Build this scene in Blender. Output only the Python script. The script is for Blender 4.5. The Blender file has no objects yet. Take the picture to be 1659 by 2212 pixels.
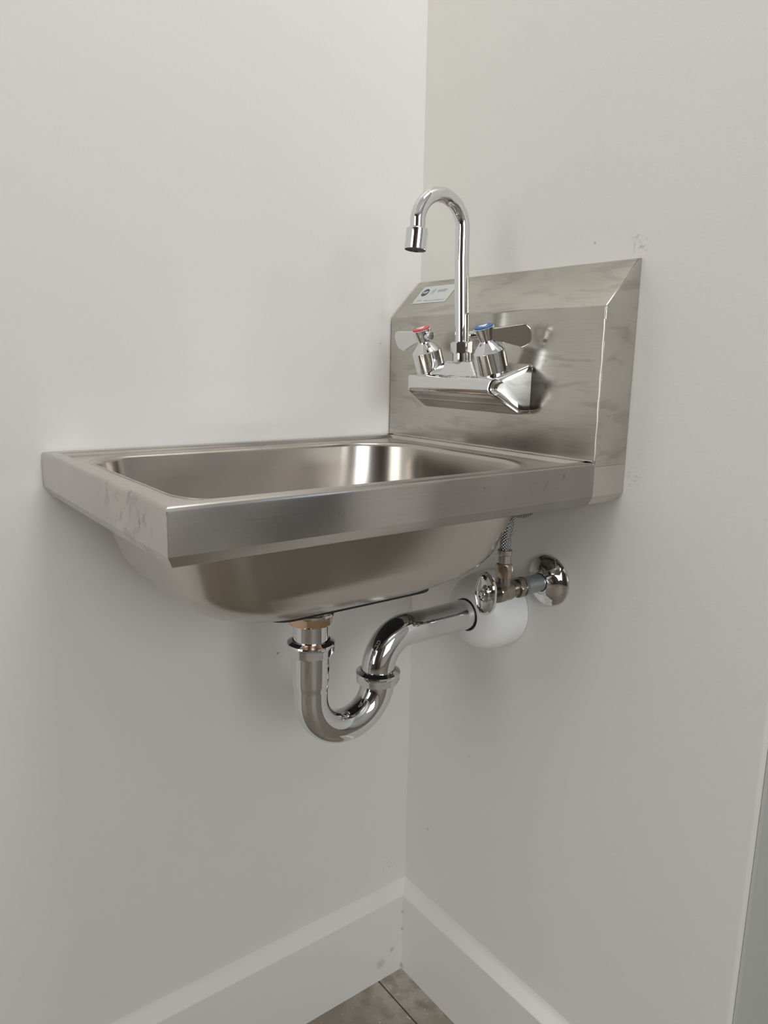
import bpy, bmesh, math, random
from mathutils import Vector, Matrix
random.seed(4)
sc = bpy.context.scene
COL = sc.collection
Z0 = 0.844          # height of the sink rim above the floor; all coordinates below are relative to the rim

# ---------------------------------------------------------------- camera
cd = bpy.data.cameras.new('camera'); cam = bpy.data.objects.new('camera', cd); COL.objects.link(cam)
cr = Vector((0.59853, 0.80090, 0.01798)); cu = Vector((-0.16877, 0.10405, 0.98015)); cf = Vector((-0.7832, 0.5896, -0.1975))
cf.normalize(); cr = (cr - cf*cr.dot(cf)).normalized(); cu = cr.cross(cf)
M = Matrix((cr, cu, -cf)).transposed().to_4x4(); M.translation = Vector((0.7993, -0.6555, 0.0942 + Z0))
cam.matrix_world = M
cd.sensor_fit = 'HORIZONTAL'; cd.sensor_width = 36.0; cd.lens = 1611.6/1659*36.0
cd.clip_start = 0.01; cd.clip_end = 60
sc.camera = cam
# ---------------------------------------------------------------- world, lights, exposure
w = bpy.data.worlds.new('World'); sc.world = w; w.use_nodes = True
w.node_tree.nodes['Background'].inputs[0].default_value = (0.75, 0.85, 1.0, 1); w.node_tree.nodes['Background'].inputs[1].default_value = 0.6
def area(name, loc, target, sx, sy, power, col):
    l = bpy.data.lights.new(name, 'AREA'); l.shape = 'RECTANGLE'; l.size = sx; l.size_y = sy; l.energy = power; l.color = col
    o = bpy.data.objects.new(name, l); COL.objects.link(o); o.location = loc
    d = Vector(target) - Vector(loc); o.rotation_euler = d.to_track_quat('-Z', 'Z' if abs(d.z) < .9*d.length else 'Y').to_euler()
    return o
area('daylight_door', (3.14, -0.93, 1.50), (0, -0.93, 1.50), 1.25, 1.3, 24.5, (0.93, 0.968, 1.0))
area('daylight_window', (2.4, 2.54, 1.48), (2.4, 0, 1.48), 1.5, 1.4, 6, (0.70, 0.84, 1.0))
area('ceiling_fill_light', (0.70, -0.25, 2.565), (0.70, -0.25, 0), 0.5, 0.5, 11.6, (1.0, 0.985, 0.95))  # added fill from above that brightens the upper walls, no known lamp
area('rear_fill_light', (0.62, -3.13, 1.40), (0.62, 0, 1.40), 1.1, 1.6, 13.5, (1.0, 0.972, 0.93))  # added fill from behind the viewer for the back wall and under the sink
sc.view_settings.view_transform = 'Standard'; sc.view_settings.look = 'None'
sc.view_settings.exposure = 0.0; sc.view_settings.gamma = 1.0; sc.view_settings.use_curve_mapping = False
sc.cycles.use_denoising = True
sc.cycles.max_bounces = 12; sc.cycles.diffuse_bounces = 6; sc.cycles.glossy_bounces = 6
sc.cycles.caustics_reflective = True; sc.cycles.blur_glossy = 0.2; sc.cycles.sample_clamp_indirect = 4

# ---------------------------------------------------------------- materials
def newmat(name):
    m = bpy.data.materials.new(name); m.use_nodes = True
    nt = m.node_tree; b = nt.nodes['Principled BSDF']; return m, nt, b
def N(nt, t, **kw):
    n = nt.nodes.new(t)
    for k, v in kw.items():
        if k in n.inputs: n.inputs[k].default_value = v
        else: setattr(n, k, v)
    return n
def simple(name, col, rough, metal=0.0, **kw):
    m, nt, b = newmat(name)
    b.inputs['Base Color'].default_value = (*col, 1); b.inputs['Roughness'].default_value = rough; b.inputs['Metallic'].default_value = metal
    for k, v in kw.items(): b.inputs[k].default_value = v
    return m
def ramp(nt, fac, p0, c0, p1, c1):
    r = nt.nodes.new('ShaderNodeValToRGB'); e = r.color_ramp.elements
    e[0].position = p0; e[0].color = (*c0, 1); e[1].position = p1; e[1].color = (*c1, 1)
    nt.links.new(fac, r.inputs[0]); return r
def pos_node(nt, rot=(0, 0, 0), scale=(1, 1, 1)):
    g = nt.nodes.new('ShaderNodeNewGeometry'); mp = nt.nodes.new('ShaderNodeMapping')
    mp.inputs['Rotation'].default_value = rot; mp.inputs['Scale'].default_value = scale
    nt.links.new(g.outputs['Position'], mp.inputs['Vector']); return mp.outputs[0]
def mixc(nt, fac, a, b_, mode='MIX'):
    n = nt.nodes.new('ShaderNodeMix'); n.data_type = 'RGBA'; n.blend_type = mode
    for s, v in ((0, fac), (6, a), (7, b_)):
        if hasattr(v, 'links'): nt.links.new(v, n.inputs[s])
        else: n.inputs[s].default_value = v if s == 0 else (*v, 1)
    return n.outputs[2]
def spots(nt, lst):
    """soft-edged stain masks at given world points: (x, y, z above floor, radius, strength, noise scale)"""
    g = nt.nodes.new('ShaderNodeNewGeometry'); total = None
    for (x, y, z, r, s, ns) in lst:
        d = nt.nodes.new('ShaderNodeVectorMath'); d.operation = 'DISTANCE'; d.inputs[1].default_value = (x, y, z)
        nt.links.new(g.outputs['Position'], d.inputs[0])
        mr = N(nt, 'ShaderNodeMapRange'); mr.inputs[1].default_value = r; mr.inputs[2].default_value = r*0.25
        mr.inputs[3].default_value = 0; mr.inputs[4].default_value = s
        nt.links.new(d.outputs['Value'], mr.inputs[0]); o = mr.outputs[0]
        if ns:
            no = N(nt, 'ShaderNodeTexNoise'); no.inputs['Scale'].default_value = ns; no.inputs['Detail'].default_value = 3
            nt.links.new(g.outputs['Position'], no.inputs['Vector'])
            th = N(nt, 'ShaderNodeMapRange'); th.inputs[1].default_value = .52; th.inputs[2].default_value = .64
            nt.links.new(no.outputs[0], th.inputs[0])
            mu = nt.nodes.new('ShaderNodeMath'); mu.operation = 'MULTIPLY'; nt.links.new(o, mu.inputs[0]); nt.links.new(th.outputs[0], mu.inputs[1]); o = mu.outputs[0]
        if total is None: total = o
        else:
            a = nt.nodes.new('ShaderNodeMath'); a.operation = 'MAXIMUM'; nt.links.new(total, a.inputs[0]); nt.links.new(o, a.inputs[1]); total = a.outputs[0]
    return total

def wall_mat(name, col, marks, mcol=(.30, .28, .25)):
    m, nt, b = newmat(name)
    no = N(nt, 'ShaderNodeTexNoise'); no.inputs['Scale'].default_value = 3.0; no.inputs['Detail'].default_value = 4
    nt.links.new(pos_node(nt), no.inputs['Vector'])
    c = ramp(nt, no.outputs[0], .3, tuple(v*.985 for v in col), .7, tuple(min(1, v*1.01) for v in col)).outputs[0]
    if marks: c = mixc(nt, spots(nt, marks), c, mcol)
    nt.links.new(c, b.inputs['Base Color'])
    b.inputs['Roughness'].default_value = .55; b.inputs['Specular IOR Level'].default_value = .35
    n2 = N(nt, 'ShaderNodeTexNoise'); n2.inputs['Scale'].default_value = 260; n2.inputs['Detail'].default_value = 2
    nt.links.new(pos_node(nt), n2.inputs['Vector'])
    bp = N(nt, 'ShaderNodeBump'); bp.inputs['Strength'].default_value = .06; bp.inputs['Distance'].default_value = .002
    nt.links.new(n2.outputs[0], bp.inputs['Height']); nt.links.new(bp.outputs[0], b.inputs['Normal'])
    return m
PAINT = (.80, .788, .757)
M_wall_left = wall_mat('wall_left_paint', PAINT, [(0, -.2198, Z0-.2743, .0022, .9, 0), (0, -.0643, Z0+.1173, .0016, .5, 0),
                                                  (0, -.030, Z0-.66, .02, .22, 220), (0, -.028, Z0-.705, .012, .3, 260)])
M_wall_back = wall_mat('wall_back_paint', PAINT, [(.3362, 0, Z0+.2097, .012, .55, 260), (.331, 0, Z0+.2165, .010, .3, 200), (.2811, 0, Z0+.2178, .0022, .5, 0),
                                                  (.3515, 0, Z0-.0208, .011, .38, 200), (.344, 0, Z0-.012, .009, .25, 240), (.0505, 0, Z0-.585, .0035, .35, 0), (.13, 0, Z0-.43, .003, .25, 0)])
M_wall = wall_mat('wall_paint', PAINT, None)
M_trim = wall_mat('trim_paint', (.82, .81, .775), [(.014, -.033, Z0-.80, .006, .45, 0), (.014, -.055, Z0-.815, .011, .4, 0), (.014, -.014, Z0-.742, .004, .5, 0),
                                                   (.014, -.014, Z0-.772, .004, .5, 0), (.014, -.012, Z0-.838, .007, .7, 0)], (.42, .35, .26))
M_ceiling = wall_mat('ceiling_paint', (.83, .83, .82), None)
M_return_shade = wall_mat('return_shade_paint', (.57, .575, .53), None)  # shade on the wall's end face put into a darker tone
M_taupe = simple('rear_wall_brown_paint', (.12, .095, .08), .6)
M_wood = simple('door_wood', (.085, .06, .048), .45)
M_glass_day = simple('window_daylight_glass', (.8, .85, .9), .1)
M_frame = simple('window_frame_dark', (.06, .055, .05), .4)

def steel(name, axis, base=(.62, .585, .55), rough=.27, marks=None, blot=.5, streak=False, brush=1.0):
    m, nt, b = newmat(name)
    b.inputs['Metallic'].default_value = 1.0
    sc_ = [700, 700, 700]; sc_[axis] = 8
    g1 = N(nt, 'ShaderNodeTexNoise'); g1.inputs['Scale'].default_value = 6; g1.inputs['Detail'].default_value = 2
    nt.links.new(pos_node(nt, scale=tuple(s/6*1.0 for s in sc_)), g1.inputs['Vector'])
    bl = N(nt, 'ShaderNodeTexNoise'); bl.inputs['Scale'].default_value = 13; bl.inputs['Detail'].default_value = 1.5; bl.inputs['Roughness'].default_value = .5
    nt.links.new(pos_node(nt), bl.inputs['Vector'])
    dark = tuple(v*(1-.20*blot) for v in base); lite = tuple(min(1, v*(1+.08*blot)) for v in base)
    rr = ramp(nt, bl.outputs[0], .22, dark, .78, lite); rr.color_ramp.interpolation = 'EASE'; c = rr.outputs[0]
    c = mixc(nt, .05*brush, c, ramp(nt, g1.outputs[0], .3, (.25, .24, .22), .7, (.85, .83, .8)).outputs[0])
    if streak:
        st = N(nt, 'ShaderNodeTexNoise'); st.inputs['Scale'].default_value = 9; st.inputs['Detail'].default_value = 4; st.inputs['Distortion'].default_value = .6
        nt.links.new(pos_node(nt, rot=(0, math.radians(38), 0), scale=(2.0, 3, 9)), st.inputs['Vector'])
        c = mixc(nt, ramp(nt, st.outputs[0], .53, (0, 0, 0), .64, (.42, .42, .42)).outputs[0], c, (.34, .32, .30))
    if marks: c = mixc(nt, spots(nt, marks), c, (.22, .205, .185))
    nt.links.new(c, b.inputs['Base Color'])
    mr = N(nt, 'ShaderNodeMapRange'); mr.inputs[1].default_value = .15; mr.inputs[2].default_value = .85
    mr.inputs[3].default_value = rough*.75; mr.inputs[4].default_value = rough*1.3
    nt.links.new(bl.outputs[0], mr.inputs[0]); nt.links.new(mr.outputs[0], b.inputs['Roughness'])
    bp = N(nt, 'ShaderNodeBump'); bp.inputs['Strength'].default_value = .012*brush; bp.inputs['Distance'].default_value = .0004
    nt.links.new(g1.outputs[0], bp.inputs['Height']); nt.links.new(bp.outputs[0], b.inputs['Normal'])
    return m
M_splash = steel('brushed_steel_backsplash', 0, base=(.555, .535, .485), rough=.20, blot=.7, streak=True)
M_rim = steel('brushed_steel_rim', 1, rough=.30, blot=.6, marks=[(.262, -.485, Z0-.016, .030, .55, 75), (.285, -.485, Z0-.025, .030, .6, 85), (.225, -.485, Z0-.012, .025, .4, 80),
                                                               (.339, -.128, Z0-.013, .018, .45, 110), (.339, -.095, Z0-.010, .004, .35, 0), (.339, -.355, Z0-.022, .013, .35, 110), (.339, -.20, Z0-.012, .0012, .9, 0)])
M_bowl = steel('satin_steel_bowl', 1, base=(.55, .508, .465), rough=.23, blot=.4, brush=0.0)
M_chrome = simple('chrome', (.76, .76, .765), .045, 1.0)
M_chrome2 = simple('chrome_dull', (.72, .71, .69), .10, 1.0)
M_brass = simple('brass_nut', (.66, .45, .31), .22, 1.0)
M_bronze = simple('nickel_brass_nut', (.55, .45, .37), .22, 1.0)
M_galv = simple('galvanised_pipe', (.42, .45, .48), .33, 1.0)
M_valve = simple('grey_brass_valve', (.36, .33, .29), .25, 1.0)
M_sleeve = simple('crimp_steel', (.55, .50, .48), .32, 1.0)
M_black = simple('black_rubber', (.012, .012, .013), .5)
M_white_pl = simple('white_plastic', (.92, .92, .915), .38)
M_red = simple('red_index', (.62, .07, .09), .35)
M_blue = simple('blue_index', (.03, .12, .36), .35)
M_index_white = simple('index_white', (.85, .85, .83), .3)
M_label = simple('silver_label', (.60, .62, .62), .45, .35)
M_ink_blue = simple('label_blue_ink', (.045, .065, .09), .5)
M_ink = simple('label_grey_ink', (.26, .27, .28), .5)

def braid_mat():
    m, nt, b = newmat('braided_steel')
    b.inputs['Metallic'].default_value = 1.0; b.inputs['Roughness'].default_value = .3
    uv = nt.nodes.new('ShaderNodeUVMap')
    def wave(rot):
        mp = nt.nodes.new('ShaderNodeMapping'); mp.inputs['Scale'].default_value = (1, 1, 1); nt.links.new(uv.outputs[0], mp.inputs[0]); mp.inputs['Rotation'].default_value = (0, 0, rot)
        wv = N(nt, 'ShaderNodeTexWave'); wv.inputs['Scale'].default_value = 1.3; nt.links.new(mp.outputs[0], wv.inputs['Vector']); return wv.outputs[1]
    c = mixc(nt, 1.0, wave(.78), wave(-.78), 'MULTIPLY')
    r = ramp(nt, c, .02, (.16, .16, .17), .35, (.90, .89, .88))
    nt.links.new(r.outputs[0], b.inputs['Base Color'])
    bp = N(nt, 'ShaderNodeBump'); bp.inputs['Strength'].default_value = .8; bp.inputs['Distance'].default_value = .001
    nt.links.new(c, bp.inputs['Height']); nt.links.new(bp.outputs[0], b.inputs['Normal'])
    return m
M_braid = braid_mat()

def plank_mat():
    m, nt, b = newmat('wood_look_tile')
    g = N(nt, 'ShaderNodeTexNoise'); g.inputs['Scale'].default_value = 7; g.inputs['Detail'].default_value = 6; g.inputs['Roughness'].default_value = .65
    nt.links.new(pos_node(nt, scale=(1.2, 9, 1)), g.inputs['Vector'])
    oi = nt.nodes.new('ShaderNodeObjectInfo')
    c = ramp(nt, g.outputs[0], .32, (.150, .128, .098), .7, (.27, .238, .188)).outputs[0]
    c = mixc(nt, .25, c, ramp(nt, oi.outputs['Random'], 0, (.14, .12, .092), 1, (.27, .238, .19)).outputs[0])
    # building dust gathered in the corner, white specks
    d = N(nt, 'ShaderNodeTexNoise'); d.inputs['Scale'].default_value = 38; d.inputs['Detail'].default_value = 6
    nt.links.new(pos_node(nt), d.inputs['Vector'])
    sp = spots(nt, [(.035, -.03, 0, .12, 1.0, 0)])
    mu = nt.nodes.new('ShaderNodeMath'); mu.operation = 'MULTIPLY'; nt.links.new(sp, mu.inputs[0])
    nt.links.new(ramp(nt, d.outputs[0], .36, (0, 0, 0), .58, (.9, .9, .9)).outputs[0], mu.inputs[1])
    c = mixc(nt, spots(nt, [(.03, -.05, 0, .42, .42, 0)]), c, (.36, .325, .265)); c = mixc(nt, mu.outputs[0], c, (.50, .455, .40))
    v = N(nt, 'ShaderNodeTexVoronoi'); v.inputs['Scale'].default_value = 95; nt.links.new(pos_node(nt), v.inputs['Vector'])
    sp2 = spots(nt, [(.085, -.09, 0, .12, 1.0, 0)])
    m2 = nt.nodes.new('ShaderNodeMath'); m2.operation = 'MULTIPLY'; nt.links.new(sp2, m2.inputs[0])
    nt.links.new(ramp(nt, v.outputs[0], .10, (.9, .9, .9), .17, (0, 0, 0)).outputs[0], m2.inputs[1])
    c = mixc(nt, m2.outputs[0], c, (.62, .60, .55))
    nt.links.new(c, b.inputs['Base Color']); b.inputs['Roughness'].default_value = .5
    bp = N(nt, 'ShaderNodeBump'); bp.inputs['Strength'].default_value = .12; bp.inputs['Distance'].default_value = .002
    nt.links.new(g.outputs[0], bp.inputs['Height']); nt.links.new(bp.outputs[0], b.inputs['Normal'])
    return m
M_plank = plank_mat()
M_grout = simple('dark_grout', (.05, .045, .04), .8)

# ---------------------------------------------------------------- builders
def obj(name, bm, mat, parent=None, smooth=True, angle=32, label=None, wn=False):
    """link a bmesh (rim-relative coordinates) as one mesh object; local to its parent"""
    bmesh.ops.recalc_face_normals(bm, faces=bm.faces[:])
    off = Vector((0, 0, Z0))
    if parent is not None:
        p = parent; t = Vector((0, 0, 0))
        while p is not None: t += p.location; p = p.parent
        off -= t
    bmesh.ops.translate(bm, verts=bm.verts[:], vec=off)
    if smooth:
        for f in bm.faces: f.smooth = True
        for e in bm.edges:
            if len(e.link_faces) == 2 and e.calc_face_angle(0) > math.radians(angle): e.smooth = False
    me = bpy.data.meshes.new(name); bm.to_mesh(me); bm.free()
    me.materials.append(mat)
    o = bpy.data.objects.new(name, me); COL.objects.link(o)
    if parent is not None: o.parent = parent
    if label: o['label'] = label
    if wn: m = o.modifiers.new('weighted_normal', 'WEIGHTED_NORMAL'); m.keep_sharp = True; m.weight = 60
    return o
def struct(name, bm, mat, **kw):
    o = obj(name, bm, mat, **kw); o['kind'] = 'structure'; return o
def thing(name, loc, label, cat):
    o = bpy.data.objects.new(name, None); COL.objects.link(o); o.empty_display_size = .05
    o.location = Vector(loc) + Vector((0, 0, Z0)); o['label'] = label; o['category'] = cat; return o
def box(bm, a, b):
    r = bmesh.ops.create_cube(bm, size=1.0); s = [b[i]-a[i] for i in range(3)]; c = [(a[i]+b[i])/2 for i in range(3)]
    for v in r['verts']: v.co = Vector((v.co.x*s[0]+c[0], v.co.y*s[1]+c[1], v.co.z*s[2]+c[2]))
    return r['verts']
def frame_of(d):
    d = Vector(d).normalized(); u = Vector((0, 0, 1)) if abs(d.z) < .9 else Vector((1, 0, 0))
    a = d.cross(u).normalized(); return a, d.cross(a).normalized()*-1 if False else a.cross(d).normalized(), d
def rings(bm, loops, closed=True, cap0=True, cap1=True):
    vs = [[bm.verts.new(p) for p in L] for L in loops]; n = len(vs[0])
    for i in range(len(vs)-1):
        for j in range(n if closed else n-1):
            k = (j+1) % n; bm.faces.new((vs[i][j], vs[i][k], vs[i+1][k], vs[i+1][j]))
    if cap0: bm.faces.new(vs[0][::-1])
    if cap1: bm.faces.new(vs[-1])
    return vs
def lathe(bm, base, axis, prof, seg=40, cap0=True, cap1=True, fn=None):
    """prof: (radius, distance along axis)"""
    a, b_, d = frame_of(axis); base = Vector(base); L = []
    for (r, t) in prof:
        L.append([base + d*t + (a*math.cos(q)+b_*math.sin(q))*(r*(fn(q) if fn else 1)) for q in [2*math.pi*i/seg for i in range(seg)]])
    return rings(bm, L, True, cap0, cap1)
def tube(bm, path, rad, seg=24, caps=True, uv=False, ulen=1.0):
    path = [Vector(p) for p in path]; n = len(path)
    rr = rad if isinstance(rad, (list, tuple)) else [rad]*n
    T = [(path[min(i+1, n-1)]-path[max(i-1, 0)]).normalized() for i in range(n)]
    a, b_, _ = frame_of(T[0]); L = []
    for i in range(n):
        if i: a = (a - T[i]*a.dot(T[i])).normalized()
        b_ = T[i].cross(a)
        L.append([path[i] + (a*math.cos(q)+b_*math.sin(q))*rr[i] for q in [2*math.pi*j/seg for j in range(seg)]])
    vs = rings(bm, L, True, caps, caps)
    if uv:
        lay = bm.loops.layers.uv.new('UVMap'); dist = [0]
        for i in range(1, n): dist.append(dist[-1] + (path[i]-path[i-1]).length)
        idx = {}
        for i, row in enumerate(vs):
            for j, v in enumerate(row): idx[v] = (i, j)
        for f in bm.faces:
            js = [idx[l.vert][1] for l in f.loops]; wrap = max(js)-min(js) > seg/2
            for l in f.loops:
                i, j = idx[l.vert]; jj = j + seg if (wrap and j < seg/2) else j
                l[lay].uv = (jj/seg*4, dist[i]*ulen)
    return vs
def smooth_path(pts, n=8):
    P = [Vector(p) for p in pts]; out = []
    for i in range(len(P)-1):
        p0, p1, p2, p3 = P[max(i-1, 0)], P[i], P[i+1], P[min(i+2, len(P)-1)]
        for k in range(n):
            t = k/n; out.append(.5*((2*p1)+(p2-p0)*t+(2*p0-5*p1+4*p2-p3)*t*t+(3*p1-p0-3*p2+p3)*t**3))
    out.append(P[-1]); return out
def hexnut(bm, base, axis, r, h, cham=.12, rot=0.0):
    """hex prism with rounded (lathed) corners at both ends; r = across corners / 2"""
    a, b_, d = frame_of(axis); base = Vector(base)
    hx = []
    for i in range(36):
        q = 2*math.pi*i/36; k = ((q + rot) % (math.pi/3)) - math.pi/6
        hx.append((q, r*math.cos(math.pi/6)/math.cos(k)))
    def ring(t, cap): return [base + d*t + (a*math.cos(q)+b_*math.sin(q))*min(rr, cap) for q, rr in hx]
    ri = r*.89
    return rings(bm, [ring(0, ri), ring(h*cham, r), ring(h*(1-cham), r), ring(h, ri)])
def round_poly(pts, rad, n=6):
    out = []; m = len(pts)
    for i in range(m):
        p = Vector(pts[i]); a = Vector(pts[i-1]); b_ = Vector(pts[(i+1) % m]); r = rad[i] if isinstance(rad, (list, tuple)) else rad
        if r <= 0: out.append(p); continue
        u = (a-p).normalized(); v = (b_-p).normalized(); ang = u.angle(v); tl = min(r/math.tan(ang/2), .48*min((a-p).length, (b_-p).length)); r2 = tl*math.tan(ang/2)
        c = p + (u+v).normalized()*(r2/math.sin(ang/2)); s = p+u*tl; e = p+v*tl
        a0 = math.atan2((s-c).y, (s-c).x); a1 = math.atan2((e-c).y, (e-c).x); da = (a1-a0+math.pi) % (2*math.pi)-math.pi
        for k in range(n+1): q = a0+da*k/n; out.append(Vector((c.x+r2*math.cos(q), c.y+r2*math.sin(q))))
    return out
def bevel_edges(bm, edges, w_, seg=3):
    bmesh.ops.bevel(bm, geom=edges, offset=w_, segments=seg, profile=.5, affect='EDGES', clamp_overlap=True)
def bev_mod(o, w_, seg=2, ang=40):
    m = o.modifiers.new('bevel', 'BEVEL'); m.width = w_; m.segments = seg; m.limit_method = 'ANGLE'; m.angle_limit = math.radians(ang); m.harden_normals = True
    return o

# ================================================================= setting
FZ = -Z0; CZ = 2.62 - Z0; XR = 3.2; YB = -3.2; YF = 2.6; XE = .512; TH = .12
bm = bmesh.new(); box(bm, (-.12, YB, FZ-.05), (0, YF, CZ)); struct('wall_left', bm, M_wall_left, smooth=False)
bm = bmesh.new(); v = box(bm, (0, 0, FZ-.05), (XE, TH, CZ))
es = [e for e in bm.edges if all(abs(x.co.x-XE) < 1e-6 for x in e.verts) and abs(e.verts[0].co.z-e.verts[1].co.z) > .5]
bevel_edges(bm, es, .004, 3); struct('wall_back', bm, M_wall_back)
bm = bmesh.new(); box(bm, (XE+.0005, .0045, FZ), (XE+.004, TH-.002, CZ-.4)); struct('return_shade_sheet', bm, M_return_shade, smooth=False)  # thin sheet added to carry the shaded tone of the wall end
bm = bmesh.new(); box(bm, (0, YF, FZ-.05), (XR, YF+.12, CZ)); struct('wall_far', bm, M_wall, smooth=False)
bm = bmesh.new(); box(bm, (XR, YB, FZ-.05), (XR+.12, YF, CZ)); struct('wall_right', bm, M_wall, smooth=False)
bm = bmesh.new(); box(bm, (0, YB-.12, FZ-.05), (XR, YB, CZ)); struct('wall_rear', bm, M_taupe, smooth=False)
bm = bmesh.new(); box(bm, (-.12, YB-.12, CZ), (XR+.12, YF+.12, CZ+.1)); struct('ceiling', bm, M_ceiling, smooth=False)
bm = bmesh.new(); box(bm, (-.12, YB-.12, FZ-.05), (XR+.12, YF+.12, FZ-.003)); floor = struct('floor', bm, M_grout, smooth=False)
# floor planks, running along x; first joint 57.5 mm from the back wall
cache = {}
y = -.0575; rows = [(-.0575, 0.0)]
while y > YB: rows.append((max(y-.2, YB), y)); y -= .2
y = 0.0
while y < YF: rows.append((y, min(y+.2, YF))); y += .2
for ri, (y0, y1) in enumerate(rows):
    x = -[0, .83, .37, .61, .15][ri % 5]
    while x < XR:
        xa, xb = max(x, 0), min(x+1.2, XR); x += 1.2
        if xb-xa < .03 or (y0 >= -.001 and xa < XE and xb <= XE): continue
        key = (round(xb-xa, 3), round(y1-y0, 3))
        if key not in cache:
            b2 = bmesh.new(); g = .0011
            box(b2, (g, g, -.004), (xb-xa-g, y1-y0-g, 0)); top = [e for e in b2.edges if all(v.co.z > -.001 for v in e.verts)]
            bevel_edges(b2, top, .0012, 2); me = bpy.data.meshes.new('plank'); b2.to_mesh(me); b2.free(); me.materials.append(M_plank); cache[key] = me
        o = bpy.data.objects.new('plank', cache[key]); COL.objects.link(o); o.parent = floor; o.location = (xa, y0, 0)
# baseboards with a sloped, caulked top edge
BH = .1297; BT = .014
prof = [(0, 0), (BT, 0), (BT, BH-.0015), (BT-.0012, BH+.0006), (.0042, BH+.0098), (.0012, BH+.0145), (0, BH+.0195)]
def baseboard(name, p0, p1, nrm, m0=0, m1=0):
    """p0->p1 along the wall foot, nrm into the room; m0/m1: +1 inside mitre, -1 outside mitre"""
    p0, p1, nrm = Vector((*p0, FZ)), Vector((*p1, FZ)), Vector((*nrm, 0)); d = (p1-p0).normalized(); bm = bmesh.new()
    rings(bm, [[p0 + nrm*t + Vector((0, 0, h)) + d*(t*m0) for t, h in prof], [p1 + nrm*t + Vector((0, 0, h)) - d*(t*m1) for t, h in prof]])
    return struct(name, bm, M_trim, angle=34, wn=True)
baseboard('baseboard_left', (0, 0), (0, YB), (1, 0), 1, 0)
baseboard('baseboard_back', (0, 0), (XE, 0), (0, -1), 1, -1)
baseboard('trim_1', (XE, 0), (XE, TH), (1, 0), -1, -1)
baseboard('baseboard_right', (XR, YB), (XR, YF), (-1, 0), 0, 0)
# glazed openings for the daylight; the rear one frames an added fill light
def opening(name, axis, val, u0, u1, z0, z1, nsign, bars):
    """frame and glass pane on a wall plane; axis 0: plane x=val, u is y; axis 1: plane y=val, u is x"""
    def P(u, t, z): return (val+nsign*t, u, z) if axis == 0 else (u, val+nsign*t, z)
    def bx(bm, u0, u1, z0, z1, t0, t1):
        a, b_ = P(u0, t0, z0), P(u1, t1, z1); box(bm, tuple(min(i) for i in zip(a, b_)), tuple(max(i) for i in zip(a, b_)))
    bm = bmesh.new(); bx(bm, u0-.06, u0, z0-.06, z1+.06, 0, .05); bx(bm, u1, u1+.06, z0-.06, z1+.06, 0, .05); bx(bm, u0, u1, z1, z1+.06, 0, .05); bx(bm, u0, u1, z0-.06, z0, 0, .05)
    o = struct(name, bm, M_frame, smooth=False)
    bm = bmesh.new(); bx(bm, u0, u1, z0, z1, .012, .018); obj('pane', bm, M_glass_day, o, smooth=False)
    return o
opening('window_3', 0, XR, -1.575, -.285, FZ+.83, FZ+2.17, -1, 0)
opening('rear_fill_frame', 1, YB, .07, 1.17, FZ+.55, FZ+2.15, 1, 0)  # made-up frame and pane round the rear fill light
opening('window_1', 1, YF, 1.62, 3.13, FZ+.77, FZ+2.2, -1, 0)
bm = bmesh.new(); box(bm, (.42, -.53, CZ-.045), (.98, -.01, CZ-.002)); lp = struct('ceiling_fill_housing', bm, M_ceiling, smooth=False)  # housing for the added ceiling fill
# brown cupboard wall behind the photographer (added for the dark reflections, never in view itself)
bm = bmesh.new(); box(bm, (2.3, -3.1, FZ), (3.18, -1.98, FZ+2.15)); [box(bm, (2.285, -3.09+.555*k, FZ+.06), (2.3, -2.545+.555*k, FZ+2.13)) for k in range(2)]
t = thing('reflected_cupboard', (2.74, -2.3, FZ), 'tall dark brown wooden cupboard added unseen behind the viewer for its reflection', 'cupboard')
obj('cabinet_body', bm, M_wood, t, smooth=False)

bm = bmesh.new(); box(bm, (1.2, 2.02, FZ), (3.1, 2.58, FZ+.64)); [box(bm, (1.22+.47*k, 2.005, FZ+.10), (1.67+.47*k, 2.02, FZ+.62)) for k in range(4)]  # unseen counter added to give the steel brown, darker reflections
t = thing('reflected_counter', (2.15, 2.3, FZ), 'low dark brown wooden counter added unseen by the far wall for its reflection', 'counter')
obj('cabinet_body', bm, M_wood, t, smooth=False)
bm = bmesh.new(); box(bm, (1.17, 1.98, FZ+.64), (3.13, 2.59, FZ+.68)); obj('worktop', bm, simple('worktop_brown', (.16, .12, .10), .35), t, smooth=False)

# ================================================================= sink
W, D, B, H, H1, H2 = .3391, .4847, .0496, .0339, .1501, .1977
sink = thing('hand_sink', (W/2, -D/2, 0), 'small stainless steel hand sink with a tall backsplash hung in the white wall corner', 'sink')
G = .0022   # gap to the walls
# --- backsplash: prism with sloped top
bm = bmesh.new()
P = [(-B, -.004), (-B, H1), (-.004, H2-.0004), (-.001, H2), (-.001, -.004)]
rings(bm, [[(G, a, b_) for a, b_ in P], [(W, a, b_) for a, b_ in P]])
bmesh.ops.recalc_face_normals(bm, faces=bm.faces[:])
def sel(bm, f): return [e for e in bm.edges if f(*(v.co for v in e.verts))]
es = sel(bm, lambda a, b_: (abs(a.z-H1) < 1e-4 and abs(b_.z-H1) < 1e-4) or (a.y < -B+1e-4 and b_.y < -B+1e-4 and abs(a.x-b_.x) < 1e-5) or (abs(a.x-b_.x) < 1e-5 and abs(a.z-b_.z) > .03 and a.z > .1 and b_.z > .1 and abs(a.y-b_.y) > .02))
bevel_edges(bm, es, .0022, 3)
splash = obj('backsplash', bm, M_splash, sink, angle=50, wn=True)
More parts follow.
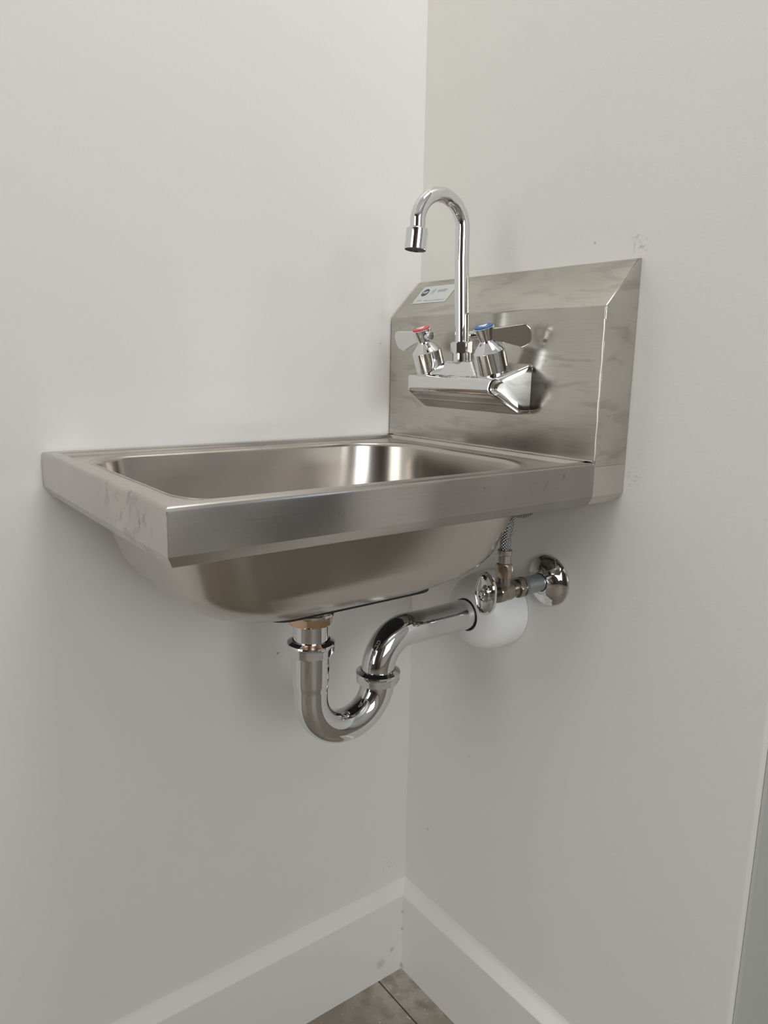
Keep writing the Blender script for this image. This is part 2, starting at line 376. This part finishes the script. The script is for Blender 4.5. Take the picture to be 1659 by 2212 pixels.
# thin wavy weld seam along the right edge and along the deck
bm = bmesh.new()
tube(bm, [(W-.0005+.0003*math.sin(i*1.7), -B-.0004, .002+i*.008) for i in range(18)], .0011, 8)
tube(bm, [(W-.002-i*.012, -B-.0006, .0008+.0002*math.sin(i*2.1)) for i in range(28)], .0013, 8)
obj('weld_seam', bm, M_rim, splash)
# --- rim: apron swept round three sides, mitred, with hem; deck with the bowl opening
def rim_section(x0, x1, y0, y1, o, z, ob=None):
    return [(x0+o, y1-(o if ob is None else ob), z), (x0+o, y0+o, z), (x1-o, y0+o, z), (x1-o, y1-(o if ob is None else ob), z)]
bm = bmesh.new()
SP = [(.0052, -H-.0088), (.0042, -H-.0080), (0, -H), (0, -H+.0012), (0, -.0046)] + [(.0034*(1-math.cos(math.radians(15*k))), -.0034*(1-math.sin(math.radians(15*k)))) for k in range(7)] + [(.0048, 0), (.0120, 0), (.0145, -.0004), (.0185, -.0026), (.0205, -.0036)]
X0, X1, Y0, Y1 = G, W, -D, -B
loops = []
for (o, z) in SP: loops.append(rim_section(X0, X1, Y0, Y1, o, z, 0.0))
vs = [[bm.verts.new(p) for p in L] for L in loops]
for i in range(len(vs)-1):
    for j in range(3): bm.faces.new((vs[i][j], vs[i][j+1], vs[i+1][j+1], vs[i+1][j]))
# side plates carried on to the wall, in the plane of the apron (both ends), below the backsplash
def side_plate(x, s):
    h = [(-B, -.0042), (-B, -H), (0-.001, -H), (-.001, -.0042)]
    rings(bm, [[(x, a, b_) for a, b_ in h], [(x-s*.002, a, b_) for a, b_ in h]])
    rings(bm, [[(x, -B, -H), (x, -.001, -H), (x-s*.0052, -.0062, -H-.0088), (x-s*.0052, -B, -H-.0088)], [(x-s*.0015, -B, -H), (x-s*.0015, -.001, -H), (x-s*.0065, -.0062, -H-.0088), (x-s*.0065, -B, -H-.0088)]])
side_plate(W, 1); side_plate(X0, -1)
rim = obj('rim', bm, M_rim, sink, angle=24, wn=True)
sm = rim.modifiers.new('gauge', 'SOLIDIFY'); sm.thickness = .0012; sm.offset = -1
# bright weld bead on the front right corner of the apron
bm = bmesh.new(); tube(bm, [(W-.0003, -D+.0003, -.003-i*.0026) for i in range(12)], [.0006+.0002*((i*7) % 3 == 0) for i in range(12)], 8); obj('weld_bead', bm, M_rim, rim)
# --- bowl
BX, BY, HX, HY = .1810, -.2715, .1355, .1845
def rrect(d, z, n=10, r=None):
    hx, hy = HX-d, HY-d; r = (.046 if r is None else r) if r else max(.012, min(.046+.25*d, hx-.002, hy-.002)); out = []
    r0 = r
    for (sx, sy, a0) in ((1, 1, 0), (-1, 1, 90), (-1, -1, 180), (1, -1, 270)):
        r = min(r0*1.5, hx-.002) if sy > 0 else r0
        for k in range(n+1):
            q = math.radians(a0+90*k/n); out.append((BX+sx*(hx-r)+r*math.cos(q), BY+sy*(hy-r)+r*math.sin(q), z))
    return out
prof_b = [(-.0045, -.0036), (-.0028, -.0038), (-.0012, -.0048), (-.0003, -.0065), (0, -.0085), (.0025, -.03), (.0085, -.06), (.0165, -.085)]
ax, bz, z_b = .108, .0565, -.1385
prof_b = prof_b[:4] + [(0, -.0085), (.0022, -.03), (.0062, -.06), (.0125, -.081)]
c0 = .0125
for k in range(1, 17):
    q = math.pi/2*k/16
    prof_b.append((c0+.004*math.sin(min(q*2, math.pi/2))+(ax-.004)*(1-math.cos(q)), -.081-(bz+.001)*math.sin(q)))
bm = bmesh.new(); loops = [rrect(d, z) for d, z in prof_b]
vs = rings(bm, loops, True, False, False)
# flat bottom with drain hole
cx, cy = .174, -.276; L = vs[-1]; n = len(L)
inner = []
for p in L:
    q = math.atan2(p.co.y-cy, p.co.x-cx); inner.append(bm.verts.new((cx+.019*math.cos(q), cy+.019*math.sin(q), -.1390)))
for j in range(n): bm.faces.new((L[j], L[(j+1) % n], inner[(j+1) % n], inner[j]))
bowl = obj('bowl', bm, M_bowl, sink, angle=40)
sm = bowl.modifiers.new('gauge', 'SOLIDIFY'); sm.thickness = .0012; sm.offset = 0
# deck between rim step and bowl edge
bm = bmesh.new(); o = .0205; zz = -.0036
hole = [bm.verts.new(p) for p in rrect(-.0045, zz)]
R4 = [(X1-o, Y1-.0005), (X0+o, Y1-.0005), (X0+o, Y0+o), (X1-o, Y0+o)]
n = len(hole); q4 = n//4; outer = []
cs = [(X1-o, Y1-.0005, 0), (X0+o, Y1-.0005, 1), (X0+o, Y0+o, 2), (X1-o, Y0+o, 3)]
for j, hv in enumerate(hole):
    x, y_, k = cs[j//q4]; m = j % q4; t_ = m/(q4-1)
    nx, ny, _ = cs[(j//q4) % 4]
    # slide along the two edges that meet in this corner
    hx_, hy_ = hv.co.x, hv.co.y
    if k in (0, 2): px, py = (x, hy_) if t_ < .5 else (hx_, y_)
    else: px, py = (hx_, y_) if t_ < .5 else (x, hy_)
    if abs(t_-.5) < .02: px, py = x, y_
    outer.append(bm.verts.new((px, py, zz)))
for j in range(n): bm.faces.new((hole[j], hole[(j+1) % n], outer[(j+1) % n], outer[j]))
# raised strip along the backsplash
rings(bm, [[(X0+.001, -B+.0005, 0), (X0+.001, -B-.0075, 0), (X0+.001, -B-.0095, zz), (X0+.001, -B+.0005, zz)], [(W-.0035, -B+.0005, 0), (W-.0035, -B-.0075, 0), (W-.0035, -B-.0095, zz), (W-.0035, -B+.0005, zz)]])
obj('deck', bm, M_rim, sink, angle=30)
# drain strainer in the bowl, sound-deadening pad under it
bm = bmesh.new(); lathe(bm, (cx, cy, -.1382), (0, 0, 1), [(.030, 0), (.030, .0012), (.027, .0022), (.020, .0012), (.019, -.004), (.004, -.004), (.004, -.0025)], 40)
obj('drain_strainer', bm, M_chrome2, sink)
bm = bmesh.new(); pts = round_poly([(.085, -.344), (.2235, -.344), (.2235, -.150), (.085, -.150)], .02)
rings(bm, [[(p.x, p.y, -.1392) for p in pts], [(p.x, p.y, -.1440) for p in pts]]); obj('sound_pad', bm, M_black, sink)
# --- printed label on the slope of the backsplash
SL = Vector((0, B-.004, H2-.0004-H1)).normalized(); SN = Vector((0, -SL.z, SL.y)); SO = Vector((0, -B, H1))
def slope(u, v, h=0.0): return Vector((u, 0, 0)) + SO + SL*v + SN*h
lab = None
def flat(name, pts, h, mat, parent, thick=.00012):
    bm = bmesh.new(); rings(bm, [[slope(u, v, h) for u, v in pts], [slope(u, v, h+thick) for u, v in pts]]); return obj(name, bm, mat, parent, smooth=False)
lab = flat('printed_label', [(p.x, p.y) for p in round_poly([(.0232, .0238), (.088, .0238), (.088, .0552), (.0232, .0552)], .001, 2)], .0002, M_label, splash)
def merge_flat(name, polys, h, mat):
    bm = bmesh.new()
    for pts in polys: rings(bm, [[slope(u, v, h) for u, v in pts], [slope(u, v, h+.0001) for u, v in pts]])
    o = obj(name, bm, mat, splash, smooth=False); return o
def circ(u, v, r, n=28): return [(u+r*math.cos(2*math.pi*i/n), v+r*math.sin(2*math.pi*i/n)) for i in range(n)]
flat('approval_badge', circ(.0342, .0438, .0066), .00034, M_ink_blue, splash)
def text_on_slope(name, s, u, v, size, h, mat):
    cv = bpy.data.curves.new(name, 'FONT'); cv.body = s; cv.size = size; cv.align_x = 'CENTER'; cv.align_y = 'CENTER'; cv.extrude = .00004
    to = bpy.data.objects.new(name, cv); COL.objects.link(to); dg = bpy.context.evaluated_depsgraph_get()
    me = bpy.data.meshes.new_from_object(to.evaluated_get(dg)); bpy.data.objects.remove(to); bpy.data.curves.remove(cv)
    bm = bmesh.new(); bm.from_mesh(me); bpy.data.meshes.remove(me)
    for vv in bm.verts: vv.co = slope(u+vv.co.x, v+vv.co.y, h+vv.co.z)
    return obj(name, bm, mat, splash, smooth=False)
text_on_slope('badge_lettering', 'NSF', .0342, .0438, .0058, .0005, M_index_white)
def stroke(u0, v0, u1, v1, w_=.0006):
    d = Vector((u1-u0, v1-v0)).normalized(); n_ = Vector((-d.y, d.x))*w_*.5
    return [(u0-n_.x, v0-n_.y), (u1-n_.x, v1-n_.y), (u1+n_.x, v1+n_.y), (u0+n_.x, v0+n_.y)]
pol = [stroke(.0468, .0475, .0462, .0435), stroke(.0462, .0435, .0474, .0398), stroke(.0492, .0400, .0492, .0492), stroke(.0492, .0492, .0522, .0480), stroke(.0522, .048, .0518, .0448),
       stroke(.0518, .0448, .0492, .0440), stroke(.0505, .0442, .0528, .0400)]
merge_flat('certification_mark', pol, .00034, M_ink)
pol = []
rng = random.Random(2)
def scribble(u0, u1, v, h, w_):
    u = u0
    while u < u1:
        g = rng.uniform(.0014, .0021)
        pol.append(stroke(u, v-h/2, u+rng.uniform(-.0002, .0003), v+h/2*rng.uniform(.5, 1), w_)); pol.append(stroke(u, v+rng.choice((-1, 0, 1))*h*.4, u+g*.75, v+rng.choice((-1, 0, 1))*h*.4, w_)); u += g
scribble(.0578, .0745, .0455, .0058, .0005); scribble(.0300, .0385, .0292, .0016, .0005); scribble(.0445, .0480, .0285, .0016, .0004); scribble(.0500, .0840, .0282, .0014, .0003)
merge_flat('fine_print', pol, .00034, M_ink)

# ================================================================= faucet
FX = .170
fau = thing('faucet', (FX, -.075, .07), 'chrome two handle wall mount gooseneck faucet on the sink backsplash', 'faucet')
pts = round_poly([(-B-.0003, .0955), (-.0990, .0785), (-.1010, .0640), (-.064, .0415), (-B-.0003, .0415)], [.002, .0075, .0085, .012, .002], 6)
cyz = Vector((-.072, .069))
def hw(y_):
    t = min(1, max(0, (-.073-y_)/.0282)); return .080 - .0145*(1-math.sqrt(1-t*t))
loops = []
for (dw, ins) in ((0, .0120), (0, .0064), (.0004, .0042), (.0012, .0025), (.0025, .0011), (.0042, .0003), (.0062, 0)):
    loops.append((-1, dw, ins))
seq = loops + [(1, dw, ins) for (_, dw, ins) in loops[::-1]]
L = []
for (s, dw, ins) in seq:
    row = []
    for p in pts:
        q = p + (cyz-p).normalized()*ins
        if p.x > -B-.0012: q.x = p.x
        row.append((FX + s*(hw(p.x)-dw), q.x, q.y))
    L.append(row)
bm = bmesh.new(); rings(bm, L); body = obj('body', bm, M_chrome, fau, angle=60, wn=True)
bm = bmesh.new()
F = [(-.043, -.0945, .0770), (.043, -.0945, .0770), (.0215, -.0835, .0968), (-.0215, -.0835, .0968)]
Bk = [(-.043, -.052, .0770), (.043, -.052, .0770), (.0215, -.058, .0968), (-.0215, -.058, .0968)]
rings(bm, [[(FX+a, b_, c_) for a, b_, c_ in F], [(FX+a, b_, c_) for a, b_, c_ in Bk]])
bevel_edges(bm, [e for e in bm.edges if max(v.co.z for v in e.verts) > .09], .0022, 3)
obj('spout_pedestal', bm, M_chrome, fau, angle=50, wn=True)
# spout nut and gooseneck
sb = Vector((FX, -.0768, .0966)); sd = Vector((0, -.0057, .107)).normalized()
bm = bmesh.new(); lathe(bm, sb, sd, [(.0104, -.001), (.0106, .0005), (.0106, .0088)], 32); hexnut(bm, sb+sd*.0086, sd, .0128, .0125, .1, .3)
obj('spout_nut', bm, M_chrome, fau, angle=28, wn=True)
path = [sb + sd*.018*k for k in range(1, 7)]
c = Vector((FX, -.1142, .2345)); R = .0313; top = []
for k in range(0, 41):
    q = math.radians(172*k/40); top.append(c + Vector((0, R*math.cos(q), R*math.sin(q))))
e = top[-1]; td = (top[-1]-top[-2]).normalized()
path = path + top + [Vector((FX, -.1453, .2285)), Vector((FX, -.1457, .222))]
bm = bmesh.new(); tube(bm, path, .0079, 32); spout = obj('spout', bm, M_chrome, fau)
ab = Vector((FX, -.1452, .2292)); ad = Vector((0, -.0024, -.0220)).normalized()
bm = bmesh.new(); lathe(bm, ab, ad, [(.0080, -.001), (.0106, .0002), (.0112, .0008), (.0115, .0016), (.0115, .0208), (.0112, .0216), (.0108, .0216), (.0106, .019)], 40, True, False)
aer = obj('aerator', bm, M_chrome, spout, angle=28, wn=True)
bm = bmesh.new(); lathe(bm, ab+ad*.0200, ad, [(.0107, 0), (.0107, .0006)], 32); obj('aerator_screen', bm, M_black, spout, label='black aerator screen in the spout mouth')
# valves and wing handles
va = Vector((0, -.0172, .0470)).normalized(); vb = .0835
def valve(x, sgn, imat, nm, splay, ln):
    base = Vector((x, -.0773, vb))
    bm = bmesh.new(); lathe(bm, base, va, [(.0135, -.006), (.0135, .0015)], 32); obj('valve_gasket', bm, M_black, fau)
    bm = bmesh.new(); lathe(bm, base, va, [(.0156, .0012), (.0172, .0024), (.0172, .0252), (.0164, .0268), (.0092, .0340), (.0078, .0352), (.0072, .0372), (.0060, .0372)], 48)
    obj('valve_bonnet', bm, M_chrome, fau, angle=24, wn=True)
    # handle: flared hub, wing blade splayed towards the wall, small nub opposite
    top = base + va*.0500
    bm = bmesh.new(); lathe(bm, base, va, [(.0068, .0366), (.0076, .0370), (.0112, .0496), (.0112, .0506), (.0104, .0512)], 40)
    ang = math.radians(splay); u = Vector((sgn*math.cos(ang), math.sin(ang), 0)); u = (u - va*u.dot(va)*.6).normalized()
    nrm = u.cross(va).normalized(); up = nrm.cross(u).normalized()
    if up.z < 0: up = -up
    o0 = base + va*.0497
    ol = [(.004, -.0010), (.060, -.0005), (.067, -.006), (.066, -.020), (.052, -.0245), (.024, -.0165), (.004, -.0120)]
    ol = [(p[0]*ln if p[0] > .01 else p[0], p[1]) for p in ol]; ol = round_poly(ol, [0, .006, .007, .007, .008, .02, 0], 5)
    def bl(p, t): return o0 + u*p.x + up*p.y + nrm*(t + sgn*0.0) + nrm*(-.0022*sgn*0)
    cxy = Vector((.03, -.011)); sh = [p + (cxy-p).normalized()*.0012 for p in ol]
    rings(bm, [[bl(p, -.0026) for p in sh], [bl(p, -.0018) for p in ol], [bl(p, .0018) for p in ol], [bl(p, .0026) for p in sh]])
    lathe(bm, o0 - up*.0062, -u, [(.0048, .004), (.0052, .0135), (.0046, .0155), (.003, .0162)], 24)
    hd = obj('handle', bm, M_chrome, fau, angle=45, wn=True)
    bm = bmesh.new(); lathe(bm, top + va*.0010, va, [(.0101, 0), (.0101, .0010), (.0096, .0015)], 36); bt = obj('index_button', bm, imat, hd, label=nm)
    bm = bmesh.new(); lathe(bm, top + va*.0024, va, [(.0043, 0), (.0043, .0004)], 20, fn=lambda q: 1+.28*math.cos(3*q)); obj('index_mark', bm, M_index_white, hd)
valve(FX-.051, -1, M_red, 'red hot index button', 2, .80); valve(FX+.051, 1, M_blue, 'blue cold index button', 40, .72)

# ================================================================= trap
TX, TY = .1740, -.2760
trap = thing('drain_trap', (TX, TY, -.16), 'chrome P-trap drain pipe hanging under the sink bowl and running into the wall', 'drain pipe')
bm = bmesh.new(); lathe(bm, (TX, TY, -.1441), (0, 0, -1), [(.0265, 0), (.0265, .0020), (.0225, .0035), (.0225, .0120), (.0245, .0128), (.0245, .0150), (.0215, .0160)], 40); obj('washer', bm, M_chrome2, trap)
bm = bmesh.new(); hexnut(bm, (TX, TY, -.1585), (0, 0, -1), .0247, .0105, .15, .2); obj('spud_nut', bm, M_brass, trap, angle=28, label='brass coloured nut under the bowl')
bm = bmesh.new(); lathe(bm, (TX, TY, -.160), (0, 0, -1), [(.0183, 0), (.0183, .045)], 40, False, False); obj('tailpiece', bm, M_chrome, trap)
def slip_nut(p, axis):
    bm = bmesh.new(); a = Vector(axis).normalized(); p = Vector(p)
    lathe(bm, p, a, [(.0190, -.0015), (.0200, -.0015), (.0222, .0000), (.0246, .0012), (.0250, .0030), (.0244, .0048), (.0225, .0052)], 40, False, True)
    hexnut(bm, p + a*.0046, a, .0252, .0098, .12, .45)
    return obj('slip_nut', bm, M_chrome, trap, angle=28, wn=True)
def gasket(p, axis):
    bm = bmesh.new(); lathe(bm, p, axis, [(.0181, -.0012), (.0204, -.0012), (.0204, .001), (.0181, .001)], 40, False, False); return obj('gasket', bm, M_black, trap)
slip_nut((TX, TY, -.1885), (0, 0, -1)); gasket((TX, TY, -.1885), (0, 0, -1))
LY = -.1890; RB = (LY-TY)/2; zc = -.2520
bm = bmesh.new(); path = [(TX, TY, -.194), (TX, TY, -.215), (TX, TY, -.2345), (TX, TY, -.2375), (TX, TY, -.2405), (TX, TY, -.2435)]; rad = [.0197, .0197, .0197, .0193, .0184, .0182]
for k in range(0, 37):
    q = math.pi + math.pi*k/36; path.append((TX, TY+RB+RB*math.cos(q), zc+RB*math.sin(q))); rad.append(.0182 if k < 30 else .0182+.0010*(k-29)/7)
tube(bm, path, rad, 40); obj('trap_bend', bm, M_chrome, trap)
slip_nut((TX, LY, -.2420), (0, .02, -1)); gasket((TX, LY, -.2420), (0, .02, -1))
bm = bmesh.new(); AZ = -.2020; ra = .0405; path = [(TX, LY, -.252), (TX, LY, -.245)]
for k in range(0, 25):
    q = math.pi - math.pi/2*k/24; path.append((TX, LY+ra+ra*math.cos(q), AZ-ra+ra*math.sin(q)))
rad = [.0186]*len(path)
for yy, r_ in ((-.140, .0186), (-.128, .0186), (-.1265, .0182), (-.09, .0182), (-.045, .0182)): path.append((TX, yy, AZ-.0006)); rad.append(r_)
tube(bm, path, rad, 40); obj('trap_arm', bm, M_chrome, trap)
# white plastic cover over the wall end of the arm
cov = thing('pipe_cover', (TX, 0, AZ), 'white plastic dome cover on the wall round the end of the chrome drain pipe', 'cover')
bm = bmesh.new(); lathe(bm, (TX, -.0005, AZ-.001), (0, -1, 0), [(.0470, 0), (.0475, .004), (.0478, .018), (.0470, .030), (.0445, .041), (.0395, .0500), (.0325, .0555), (.0250, .0580), (.0205, .0588), (.0196, .0578), (.0194, .050)], 56, True, False)
obj('dome_shell', bm, M_white_pl, cov)
bm = bmesh.new(); lathe(bm, (TX, -.0590, AZ-.001), (0, -1, 0), [(.0184, -.004), (.0197, -.004), (.0197, .0002), (.0184, .0002)], 40, False, False); obj('sealing_ring', bm, M_black, cov)

# ================================================================= stop valve
VX, VZ = .2490, -.1510
vt = thing('stop_valve', (VX, 0, VZ), 'chrome handled water stop valve with round flange on the white wall under the sink', 'valve')
bm = bmesh.new(); lathe(bm, (VX, -.0005, VZ), (0, -1, 0), [(.0300, 0), (.0302, .0018), (.0285, .0040), (.0235, .0060), (.0180, .0088), (.0145, .0120), (.0122, .0150), (.0110, .0154), (.0106, .0150), (.0105, .012)], 48, True, False)
obj('wall_flange', bm, M_chrome, vt)
bm = bmesh.new(); lathe(bm, (VX, -.008, VZ), (0, -1, 0), [(.0102, 0), (.0102, .038)], 32); obj('supply_stub', bm, M_galv, vt, label='dull grey galvanised pipe stub')
bm = bmesh.new(); lathe(bm, (VX, -.0425, VZ), (0, -1, 0), [(.0108, 0), (.0114, .0008), (.0114, .0045)], 32); hexnut(bm, (VX, -.0468, VZ), (0, -1, 0), .0122, .0085, .12, .1); obj('compression_nut', bm, M_valve, vt, angle=28)
bm = bmesh.new(); lathe(bm, (VX, -.0545, VZ), (0, -1, 0), [(.0092, 0), (.0096, .001), (.0098, .010), (.0112, .0125), (.0112, .0235), (.0104, .0245)], 32)
lathe(bm, (VX, -.0755, VZ), (0, 0, 1), [(.0085, 0), (.0085, .0175)], 28); obj('valve_body', bm, M_valve, vt, angle=28)
bm = bmesh.new(); hexnut(bm, (VX, -.0788, VZ), (0, -1, 0), .0128, .0085, .14, .3); lathe(bm, (VX, -.087, VZ), (0, -1, 0), [(.0052, 0), (.0048, .014)], 20); obj('packing_nut', bm, M_valve, vt, angle=28)
bm = bmesh.new(); hexnut(bm, (VX, -.0755, VZ+.0165), (0, 0, 1), .0098, .0145, .1, .15); obj('outlet_nut', bm, M_bronze, vt, angle=28, label='warm nickel brass outlet nut')
# oval lobed handle, face turned to the viewer
hb = Vector((VX-.001, -.0965, VZ+.0008)); ha = Vector((-.02, -1, .03)).normalized()
a_, b2_, d_ = frame_of(ha)
def lob(q): return (1+.025*math.cos(5*q))*(1/math.sqrt((math.cos(q)/.66)**2+(math.sin(q)/1.0)**2))
bm = bmesh.new(); lathe(bm, hb, ha, [(.006, -.0005), (.0185, .0008), (.0232, .0022), (.0240, .0040), (.0234, .0056), (.0210, .0066), (.0170, .0052), (.0100, .0046), (.0080, .0066), (.0074, .0092), (.0050, .0096)], 72, fn=lambda q: lob(q))
obj('handle', bm, M_chrome, vt, angle=40)
bm = bmesh.new(); lathe(bm, hb + ha*.0094, ha, [(.0045, 0), (.0045, .0014), (.0034, .0026), (.001, .0030)], 20); obj('handle_screw', bm, M_chrome2, vt)

# ================================================================= braided hose
hs = thing('supply_hose', (VX, -.0755, -.12), 'braided steel water hose rising from the stop valve behind the bowl', 'hose')
bm = bmesh.new(); lathe(bm, (VX, -.0755, -.1212), (0, 0, 1), [(.0070, 0), (.0078, .0006), (.0078, .0018), (.0070, .0026), (.0070, .0110), (.0078, .0118), (.0080, .0128), (.0080, .0170), (.0072, .0176)], 32); obj('crimp_sleeve', bm, M_sleeve, hs, angle=26)
hp = smooth_path([(VX, -.0755, -.106), (VX+.0002, -.0750, -.092), (.2475, -.0695, -.072), (.2400, -.058, -.058), (.226, -.044, -.0585), (.2165, -.032, -.068), (.2185, -.024, -.0735), (.230, -.022, -.0705), (.2420, -.023, -.058), (.2440, -.0245, -.036), (.2405, -.026, -.022), (.2385, -.026, -.0135)], 8)
bm = bmesh.new(); tube(bm, hp, .0060, 20, uv=True, ulen=106); obj('braided_tube', bm, M_braid, hs)
